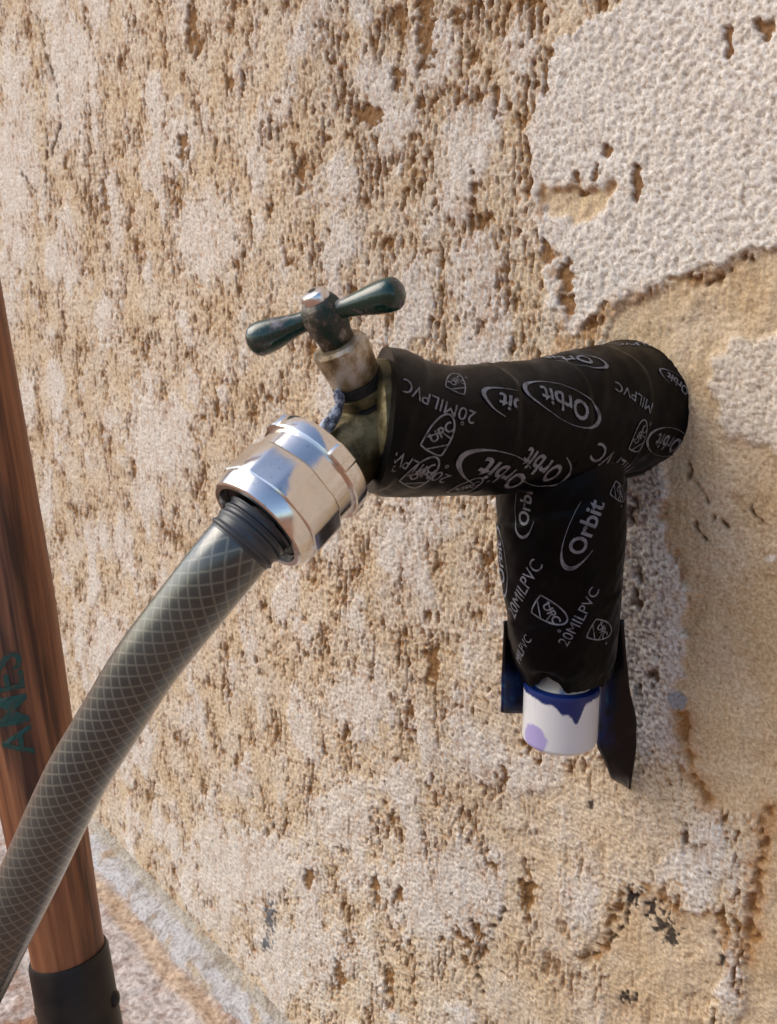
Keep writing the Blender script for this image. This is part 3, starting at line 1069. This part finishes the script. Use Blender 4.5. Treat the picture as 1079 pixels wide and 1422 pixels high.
def text_mesh(txt, bold=0.02):
    cu = bpy.data.curves.new('txt', 'FONT')
    cu.body = txt
    cu.offset = bold
    cu.resolution_u = 3
    o = bpy.data.objects.new('txt', cu)
    COL.objects.link(o)
    bpy.context.view_layer.update()
    me = bpy.data.meshes.new_from_object(o)
    bm = bmesh.new()
    bm.from_mesh(me)
    bmesh.ops.triangulate(bm, faces=bm.faces[:])
    long = [e for e in bm.edges if e.calc_length() > 0.25]
    bmesh.ops.subdivide_edges(bm, edges=long, cuts=1)
    bmesh.ops.triangulate(bm, faces=bm.faces[:])
    V = np.array([v_.co[:2] for v_ in bm.verts])
    Fc = [[v_.index for v_ in f.verts] for f in bm.faces]
    bm.free()
    bpy.data.objects.remove(o)
    bpy.data.curves.remove(cu)
    bpy.data.meshes.remove(me)
    return V, Fc


def stroke(pts, width, closed=False):
    """flat ribbon along a 2D polyline; width may be an array"""
    P = np.asarray(pts, float)
    T = np.gradient(P, axis=0)
    T /= np.linalg.norm(T, axis=1)[:, None]+1e-9
    N = np.stack([-T[:, 1], T[:, 0]], -1)
    w_ = np.broadcast_to(np.asarray(width, float), (len(P),))[:, None]*0.5
    V = np.stack([P-N*w_, P+N*w_], 1).reshape(-1, 2)
    n = len(P)
    return V, [[2*i, 2*i+2, 2*i+3, 2*i+1] for i in range(n-1)]


def join2(parts):
    V, F_ = [], []
    k = 0
    for v_, f_ in parts:
        V.append(v_)
        F_ += [[i+k for i in q] for q in f_]
        k += len(v_)
    return np.vstack(V), F_


_tx = {}


def txt(s, bold=0.02):
    if s not in _tx:
        V, F_ = text_mesh(s, bold)
        lo, hi = V.min(0), V.max(0)
        _tx[s] = ((V-[lo[0], 0])/(hi[0]-lo[0]), F_)        # width becomes 1, baseline at 0
    return _tx[s]


def logo_orbit(arcs=(1, 1), letters='Orbit'):
    V, F_ = txt(letters, 0.02)
    parts = [(V*[1, 1.0], F_)]
    hgt = V[:, 1].max()
    c = np.array([0.5, hgt*0.45])
    for side, on in zip((-1, 1), arcs):
        if not on:
            continue
        t = np.linspace(-2.05, 1.15, 44)
        E_ = np.stack([np.cos(t)*0.80, np.sin(t)*0.31], -1)*side
        wd = 0.010+0.075*np.clip(np.cos(t), 0, 1)**4
        parts.append(stroke(E_+c, wd))
    return join2(parts)


def end_half(flat, x0=0.62):
    """only the last letters and their arc: the rest is under the next turn of tape"""
    V, F_ = flat
    return V, [q for q in F_ if min(V[i][0] for i in q) > x0]


def shield(letters='UPC'):
    t = np.linspace(-0.25, np.pi+0.25, 40)
    out = np.stack([np.cos(t)*0.36, np.sin(t)*0.86], -1)
    parts = [stroke(out, 0.05), stroke([(out[0][0], out[0][1]), (0.2, -0.25), (-0.1, -0.25), (out[-1][0], out[-1][1])], 0.045),
             stroke([(-0.30, 0.05), (0.0, 0.35), (0.34, 0.30)], 0.04), stroke([(-0.12, -0.22), (0.34, 0.12)], 0.04)]
    V, F_ = txt(letters, 0.02)
    a = rad(58)
    Rm = np.array([[math.cos(a), math.sin(a)], [-math.sin(a), math.cos(a)]])
    parts.append(((V-[0.5, 0.15])*0.72 @ Rm+[0.02, 0.33], F_))
    tt_ = np.linspace(0, 2*np.pi, 14)
    parts.append(stroke(np.stack([np.cos(tt_)*0.04+0.40, np.sin(tt_)*0.04+0.80], -1), 0.025))
    V, F_ = join2(parts)
    return V*0.78+[0.5, 0.36], F_


def stamp(tube, parent, flat, p_start, p_end, off=0.00035, squash=1.0):
    """wrap a flat mark (x 0..1 along the line p_start > p_end) round the tube"""
    V, F_ = flat
    a1, f1, r1 = tube.find(*p_start)
    a2, f2, r2 = tube.find(*p_end)
    r = 0.5*(r1+r2)
    dphi = (f2-f1+np.pi) % (2*np.pi)-np.pi
    m_ = np.array([a2-a1, r*dphi])
    L = np.linalg.norm(m_)
    if L < 1e-5:
        return None
    e = m_/L
    # orientation of (axial, circumference) seen from outside: T x d(phi) points inward for this frame
    t_ = np.array([e[1], -e[0]])
    a = a1+V[:, 0]*L*e[0]+V[:, 1]*L*squash*t_[0]
    f = f1+(V[:, 0]*L*e[1]+V[:, 1]*L*squash*t_[1])/r
    ok = (a > tube.s[2]) & (a < tube.s[-3])
    a = np.clip(a, tube.s[2], tube.s[-3])
    P = tube.surf(a, f, off)
    F2 = [q for q in F_ if all(ok[i] for i in q)]
    if not F2:
        return None
    used = sorted({i for q in F2 for i in q})
    ren = {i: k for k, i in enumerate(used)}
    return mesh_np('printed_mark', P[used], [[ren[i] for i in q] for q in F2], m_print, parent, smooth=False)


MIL = txt('20MILPVC', 0.0)
for args in ((logo_orbit(), (816, 562), (748, 537)), (logo_orbit((0, 1)), (733, 664), (678, 634)), (logo_orbit((1, 0)), (784, 650), (735, 620)),
             (end_half(logo_orbit((0, 1))), (757, 572), (694, 546)), (logo_orbit((1, 0)), (820, 498), (748, 488)),
             (MIL, (662, 574), (562, 526)), (shield(), (608, 540), (652, 560)), (MIL, (627, 660), (533, 612)), (shield(), (566, 622), (616, 646)),
             (txt('MILPVC', 0.0), (548, 652), (520, 606)), (shield(), (540, 670), (578, 682)),
             (txt('MILPVC', 0.0), (906, 560), (854, 530)), (txt('MILPVC', 0.0), (880, 648), (832, 614)), (shield(), (862, 628), (884, 636)),
             (logo_orbit((1, 1)), (948, 612), (914, 600)), (logo_orbit((0, 1)), (956, 540), (926, 516)), (txt('MILPVC', 0.0), (912, 476), (852, 478)),
             (shield(), (604, 684), (640, 688))):
    stamp(run, run_o, *args)
for args in ((logo_orbit((1, 0)), (806, 772), (840, 700)), (logo_orbit((1, 0)), (734, 732), (742, 672)), (MIL, (716, 860), (754, 784)), (shield(), (746, 808), (728, 852)),
             (MIL, (787, 898), (833, 818)), (shield(), (822, 846), (800, 892)), (shield(), (852, 656), (838, 690)), (logo_orbit((1, 1)), (703, 812), (696, 752)),
             (txt('MILPVC', 0.0), (722, 922), (738, 888))):
    stamp(drop, drop_o, *args)

# ------------------------------------------------------------------ the tap
tap_t = thing('garden_tap', 'tarnished brass garden tap with a chipped green tee handle', 'tap', tuple(at_x(515, 584)))
end_c = at_x(518, 586)
# stub out of the tape, elbow down into the spout
spA = at_x(470, 606)
flange_c = at_depth(446, 641, 0.2195)
hose_end = at_depth(356, 731, 0.2085)
cx_axis = (hose_end-flange_c)/np.linalg.norm(hose_end-flange_c)
body_pts = [at_x(452, 664), at_x(470, 647), at_x(505, 611), at_x(550, 572)]
Pb, Rb, sb = resample(np.array(body_pts), 60, np.array([0.0092, 0.0096, 0.0102, 0.0108]))
ph2 = np.arange(56)/56*2*np.pi
Rb2 = np.repeat(Rb, 56, 1)+0.0003*noise(np.repeat(sb[:, None], 56, 1)*180, np.repeat(ph2[None], 60, 0)*2, 15)
body_o = Tube(Pb, Rb2, sb, (1, 0, 0), 56).build('tap_body', m_brass, tap_t)
e0 = at_x(526, 585)
fl_ax = np.array([-0.62, -1.0, 0.0])
lathe('inlet_flange', e0, fl_ax, [(-0.004, 0.0182), (0.0008, 0.0182), (0.0016, 0.0175), (0.0022, 0.0150), (0.0024, 0.0060)], m_brass, tap_t, 72, up=(1, 0, 0), sharp=40)
# bonnet: neck, rings and packing nut along the stem
st_b, st_t = at_x(505, 548), at_x(449, 436)
sdir = (st_t-st_b)/np.linalg.norm(st_t-st_b)
slen = np.linalg.norm(st_t-st_b)


def along(x, y):
    """distance along the stem of the point nearest a photo point on the stem's plane"""
    return float(np.dot(at_x(x, y)-st_b, sdir))


px2m = depth_of(st_b)/FPX
s_nb, s_nt = along(497, 520), along(474, 474)
bon = [(-0.014, 0.0105), (-0.006, 0.0092), (s_nb-0.0085, 0.0082), (s_nb-0.0082, 0.0070), (s_nb-0.0070, 0.0070), (s_nb-0.0068, 0.0080), (s_nb-0.0040, 0.0079), (s_nb-0.0038, 0.0066), (s_nb-0.0014, 0.0066)]
lathe('bonnet', st_b, sdir, bon, m_brass, tap_t, 48, up=(1, 0, 0), sharp=30)
lathe('bonnet_seal_gap_shade', st_b, sdir, [(s_nb-0.0084, 0.0050), (s_nb-0.0084, 0.0084), (s_nb-0.0074, 0.0084), (s_nb-0.0074, 0.0050)], m_black, tap_t, 40, up=(1, 0, 0), sharp=30)  # black ring stands in for the shade in the bonnet's groove
lathe('bonnet_seal_gap_shade', st_b, sdir, [(s_nb-0.0034, 0.0050), (s_nb-0.0034, 0.0074), (s_nb-0.0008, 0.0075), (s_nb-0.0008, 0.0050)], m_black, tap_t, 40, up=(1, 0, 0), sharp=30)
nh = s_nt-s_nb


def hexish(ph_, s, r):
    k = np.mod(ph_+0.3, np.pi/3)-np.pi/6
    flat = np.cos(np.pi/6)/np.cos(k)
    return r*(0.35+0.65*np.minimum(flat*1.06, 1.0))


lathe('packing_nut', st_b, sdir, [(s_nb-0.0008, 0.0045), (s_nb-0.0008, 0.0068), (s_nb, 0.0074), (s_nb+nh*0.30, 0.0077), (s_nb+nh*0.75, 0.0082), (s_nb+nh*0.95, 0.0081), (s_nt+0.0004, 0.0072), (s_nt+0.0006, 0.004)], m_nut, tap_t, 60, up=(1, 0, 0), sharp=32, rfun=hexish)
# lumps of scale on the tap's outer side
for k, (a, c_, rpx, ln) in enumerate(((471, 553, 8, 0.006), (462, 583, 9, 0.012), (448, 596, 7, 0.008))):
    q = at_x(a, c_, AX0+0.001)
    d_ = np.array([0, -0.55, -0.85]) if k else np.array([0.1, 0.1, -1.0])
    rp = rpx*px2m
    lathe('scale_crust', q-d_*ln*0.5, d_, [(0, 0), (ln*0.12, rp*0.6), (ln*0.4, rp), (ln*0.7, rp*0.85), (ln*0.92, rp*0.5), (ln, 0)], m_lime, tap_t, 20, up=(1, 0, 0), sharp=None,
          rfun=lambda ph_, s, r: r*(1+0.3*noise(ph_*1.5, ph_*0+s*400, 5)))
# stem and handle
s_hub = float(np.dot(at_x(449, 436)-st_b, sdir))
lathe('stem', st_b, sdir, [(s_nt-0.002, 0.0046), (s_hub, 0.0046)], m_brass, tap_t, 24, up=(1, 0, 0))
hub_c = st_b+sdir*s_hub
hub_o = lathe('handle_hub', st_b, sdir, [(s_hub-0.0088, 0.0030), (s_hub-0.0086, 0.0050), (s_hub-0.0064, 0.0052), (s_hub-0.0040, 0.0058), (s_hub-0.0005, 0.0062), (s_hub+0.0026, 0.0056), (s_hub+0.0042, 0.0046), (s_hub+0.0046, 0.0030)], m_hub, tap_t, 40, up=(1, 0, 0), sharp=None,
              rfun=lambda ph_, s, r: r*(1+0.10*noise(ph_*1.4, ph_*0+s*500, 31)))
sc_o = lathe('screw', st_b, sdir, [(s_hub+0.0040, 0.0040), (s_hub+0.0056, 0.0040), (s_hub+0.0066, 0.0034), (s_hub+0.0070, 0.0022), (s_hub+0.0071, 0.0011), (s_hub+0.0062, 0.0010), (s_hub+0.0060, 0)], m_screw, tap_t, 36, up=(1, 0, 0), sharp=40)
lathe('screw_recess_shade', st_b, sdir, [(s_hub+0.0062, 0.00115), (s_hub+0.00722, 0.00115), (s_hub+0.00725, 0)], m_slot, sc_o, 12, up=(1, 0, 0))  # dark plug, the shade inside the screw hole put into its colour


def on_stem_plane(px, py, c):
    q = ray(px, py)
    return CP+q*(np.dot(c-CP, sdir)/np.dot(q, sdir))


for (ex, ey) in ((363, 470), (542, 409)):
    e = on_stem_plane(ex, ey, hub_c)
    d_ = e-hub_c
    L = np.linalg.norm(d_)
    d_ = d_/L
    rp = 24.0*depth_of(e)/FPX
    pr = [(0.002, rp*0.54), (L*0.22, rp*0.54), (L*0.40, rp*0.62), (L*0.6, rp*0.77), (L*0.8, rp*0.93), (L*0.95, rp*1.0), (L+rp*0.30, rp*0.97), (L+rp*0.55, rp*0.82), (L+rp*0.75, rp*0.55), (L+rp*0.82, rp*0.25), (L+rp*0.83, 0)]
    lathe('handle_lever', hub_c, d_, pr, m_green, tap_t, 40, up=sdir, sharp=None)

# ------------------------------------------------------------------ chrome hose connector
con_t = thing('hose_connector', 'shiny chrome screw connector joining the hose to the tap spout', 'connector', tuple(flange_c))
CL = float(np.linalg.norm(hose_end-flange_c))
R0 = 0.5*166*0.2195/FPX
upv = np.array([0, 0, 1.0])


def lugs(ph_, s, r):
    m_ = np.zeros_like(ph_)
    for c_ in (0.35, 0.35+np.pi/2, 0.35+np.pi, 0.35+1.5*np.pi):
        d_ = np.abs((ph_-c_+np.pi) % (2*np.pi)-np.pi)
        m_ = np.maximum(m_, sstep(0.21, 0.18, d_))
    return r+0.0005*m_


def octo(ph_, s, r):
    k = np.mod(ph_+0.15, np.pi/4)-np.pi/8
    flat = np.cos(np.pi/8)/np.cos(k)
    return r*np.minimum(flat*1.045, 1.0)


q = CL
lathe('collar', flange_c, cx_axis, [(-0.0006, R0*0.62), (-0.0006, R0*0.93), (0.0, R0*0.985), (0.0008, R0), (q*0.165, R0), (q*0.18, R0*0.985), (q*0.185, R0*0.9)], m_chrome, con_t, 144, up=upv, sharp=28, rfun=lambda p_, s, r: np.where(r > R0*0.98, lugs(p_, s, r), r))
lathe('sleeve', flange_c, cx_axis, [(q*0.17, R0*0.90), (q*0.175, R0*0.925), (q*0.40, R0*0.925), (q*0.405, R0*0.90)], m_chrome, con_t, 120, up=upv, sharp=28)
lathe('nut_body', flange_c, cx_axis, [(q*0.40, R0*0.88), (q*0.40, R0*0.965), (q*0.415, R0*0.99), (q*0.43, R0*1.0), (q*0.80, R0*1.0), (q*0.815, R0*0.985), (q*0.82, R0*0.95)], m_chrome, con_t, 160, up=upv, sharp=26, rfun=lambda p_, s, r: np.where(r > R0*0.94, octo(p_, s, r), r))
lathe('end_ring', flange_c, cx_axis, [(q*0.815, R0*0.93), (q*0.82, R0*0.965), (q*0.86, R0*0.965), (q*0.985, R0*0.90), (q*1.0, R0*0.87), (q*1.0, R0*0.79), (q*0.93, R0*0.77), (q*0.70, R0*0.76)], m_chrome, con_t, 120, up=upv, sharp=26)
lathe('inner_seal', flange_c, cx_axis, [(q*0.80, R0*0.765), (q*0.90, R0*0.755), (q*0.905, R0*0.3)], m_black, con_t, 80, up=upv, sharp=30)

# ------------------------------------------------------------------ hose
hose_t = thing('garden_hose', 'grey green garden hose with woven diamond net curving away from the tap', 'hose', tuple(hose_end))
HR = 0.0089
tip = flange_c+cx_axis*(q*0.93)
hp = [tip, at_depth(319, 774, 0.207), at_depth(260, 848, 0.2125), at_depth(203, 922, 0.219), at_depth(156, 997, 0.226), at_depth(111, 1071, 0.232),
      at_depth(80, 1133, 0.238), at_depth(47, 1204, 0.245), at_depth(-8, 1319, 0.256), at_depth(-58, 1430, 0.272), at_depth(-120, 1590, 0.30)]
last = hp[-1]
hp += [last+np.array([-0.055, -0.015, -0.10]), np.array([last[0]-0.16, last[1]-0.04, 0.012]), np.array([last[0]-0.32, last[1]-0.08, 0.004]), np.array([last[0]-0.8, last[1]-0.25, 0.003])]
NH = 420
Ph, _, sh = resample(np.array(hp), NH)
MH = 64
tube = Tube(Ph, np.full((NH, MH), HR), sh, (0, 0, 1), MH)
tube.build('hose_tube', m_hose, hose_t)
# rubber ferrule with three ribs at the connector
k0 = 0
k1 = int(np.searchsorted(sh, 0.0078))
Pc, _, sc2 = resample(Ph[k0:k1+1], 60)
t01 = np.linspace(0, 1, 60)
rc = HR+0.0003*sstep(1.0, 0.85, t01)+0.00035*np.clip(np.cos(t01*2*np.pi*3.6), -0.3, 1)*sstep(0.98, 0.9, t01)
Tube(Pc, np.repeat(rc[:, None], 56, 1), sc2, (0, 0, 1), 56).build('ribbed_collar', m_rubber, hose_t)

# ------------------------------------------------------------------ shovel
D_S = 0.372
sh_b = at_depth(103, 1440, D_S)
sh_f = at_depth(95, 1322, D_S)
sh_t = at_depth(-64, 420, D_S-0.012)
wdir = (sh_t-sh_f)/np.linalg.norm(sh_t-sh_f)
foot_k = (sh_f[2]+0.0)/wdir[2]
base = sh_f-wdir*(sh_f[2]-0.0)/wdir[2]
shovel_t = thing('shovel', 'shovel with a reddish brown wooden handle and a dark steel socket beside the hose', 'shovel', tuple(base))
L1 = np.linalg.norm(sh_f-base)
rb_ = 0.5*101*D_S/FPX
rt_ = 0.5*124*D_S/FPX
hand = []
for k in range(40):
    s = L1-0.02+k/39.0*1.02
    g = min(max((s-L1)/0.16, 0), 1)
    hand.append((s, rb_*0.94+(rt_-rb_*0.94)*g))
hand += [(hand[-1][0]+0.006, hand[-1][1]*0.85), (hand[-1][0]+0.010, hand[-1][1]*0.5), (hand[-1][0]+0.011, 0.0)]
hprof = hand


def lathe_local(name, prof, mat, parent, seg, sharp=None, rfun=None):
    """along the shovel's own axis, in its local frame (z up the handle), so that grain follows the handle"""
    o = lathe(name, np.zeros(3), (0, 0, 1), prof, mat, None, seg, up=(1, 0, 0), sharp=sharp, rfun=rfun)
    q_ = Vector((0, 0, 1)).rotation_difference(Vector(wdir))
    o.rotation_mode = 'QUATERNION'
    o.rotation_quaternion = q_
    o.parent = parent
    return o


wood_o = lathe_local('wooden_handle', hprof, m_wood, shovel_t, 72, rfun=lambda ph_, s, r: r*(1+0.012*noise(ph_*1.0, ph_*0+s*12, 3)))
rf = rb_*1.045
fer_o = lathe_local('socket', [(L1-0.16, rf*1.02), (L1-0.10, rf*1.02), (L1-0.002, rf), (L1, rf-0.0006), (L1, rf-0.0022), (L1-0.03, rf-0.0026)], m_ferrule, shovel_t, 72, sharp=30)
for (x, y, sgn) in ((53, 1402, -1), (156, 1389, 1)):
    p = at_depth(x, y, D_S)
    k = float(np.dot(p-base, wdir))
    c_ = base+wdir*k
    d_ = CR*sgn-wdir*np.dot(CR*sgn, wdir)
    d_ /= np.linalg.norm(d_)
    o = lathe('rivet', c_+d_*(rf-0.001), d_, [(0, 0.0036), (0.0012, 0.0036), (0.0022, 0.0030), (0.0028, 0.0016), (0.0030, 0)], m_ferrule, None, 20, up=wdir, sharp=None)
    o.parent = fer_o
    bpy.context.view_layer.update()
    o.matrix_parent_inverse = (Matrix.Translation(shovel_t.location) @ fer_o.rotation_quaternion.to_matrix().to_4x4()).inverted()
# blade below the socket, its point in the dirt
bw = []
nb = 15
side = CR-wdir*np.dot(CR, wdir)
side /= np.linalg.norm(side)
nrm = np.cross(side, wdir)
for k in range(nb):
    g = k/(nb-1)
    z = L1-0.13-g*(L1-0.13+0.03)
    hw = 0.018+0.085*sstep(0.0, 0.25, np.array(g))*np.sqrt(np.clip(1.0-((g-0.25)/0.75)**4 if g > 0.25 else 1.0, 0.02, 1))
    for j in range(11):
        f = j/5-1
        bw.append(base+wdir*z+side*hw*f+nrm*(0.030*(f*f)*(1-g)-0.006))
blade = mesh_np('blade', np.array(bw), grid_faces(nb, 11, wrap=False), m_ferrule, shovel_t)
sm = blade.modifiers.new('thickness', 'SOLIDIFY')
sm.thickness = 0.002

# stencilled lettering on the handle: wrap flat text round the cylinder
V, F_ = text_mesh('AMES', 0.01)
lo, hi = V.min(0), V.max(0)
V = (V-lo)/(hi-lo)
bp, tp = (22, 1038), (20, 893)
seg_p = []


def on_handle(px, py):
    """handle height and angle of the surface point at a photo point"""
    p = at_depth(px, py, D_S)
    k = float(np.dot(p-base, wdir))
    r = float(np.interp(k, [a for a, _ in hprof], [c for _, c in hprof]))
    c_ = base+wdir*k
    tocam = CP-c_
    tocam = tocam-wdir*np.dot(tocam, wdir)
    tocam /= np.linalg.norm(tocam)
    sd_ = np.cross(wdir, tocam)
    x = float(np.dot(p-c_, sd_))
    return k, math.asin(max(-0.98, min(0.98, x/r))), tocam, sd_


kb, fb, tocam, sd_ = on_handle(46, 1030)
kt, ft, _, _ = on_handle(26, 893)
kl, fl_, _, _ = on_handle(6, 1036)
LP = []
for (x, y) in V:
    k = kb+(kt-kb)*x
    f0 = fb+(ft-fb)*x
    f = f0+(fl_-fb)*y
    r = float(np.interp(k, [a for a, _ in hprof], [c for _, c in hprof]))*1.014+0.0002
    LP.append(base+wdir*k+(tocam*math.cos(f)+sd_*math.sin(f))*r)
let = mesh_np('stencilled_lettering', np.array(LP), F_, m_letter, None, smooth=False)
let.parent = wood_o
let.matrix_parent_inverse = (Matrix.Translation(shovel_t.location) @ wood_o.rotation_quaternion.to_matrix().to_4x4()).inverted()
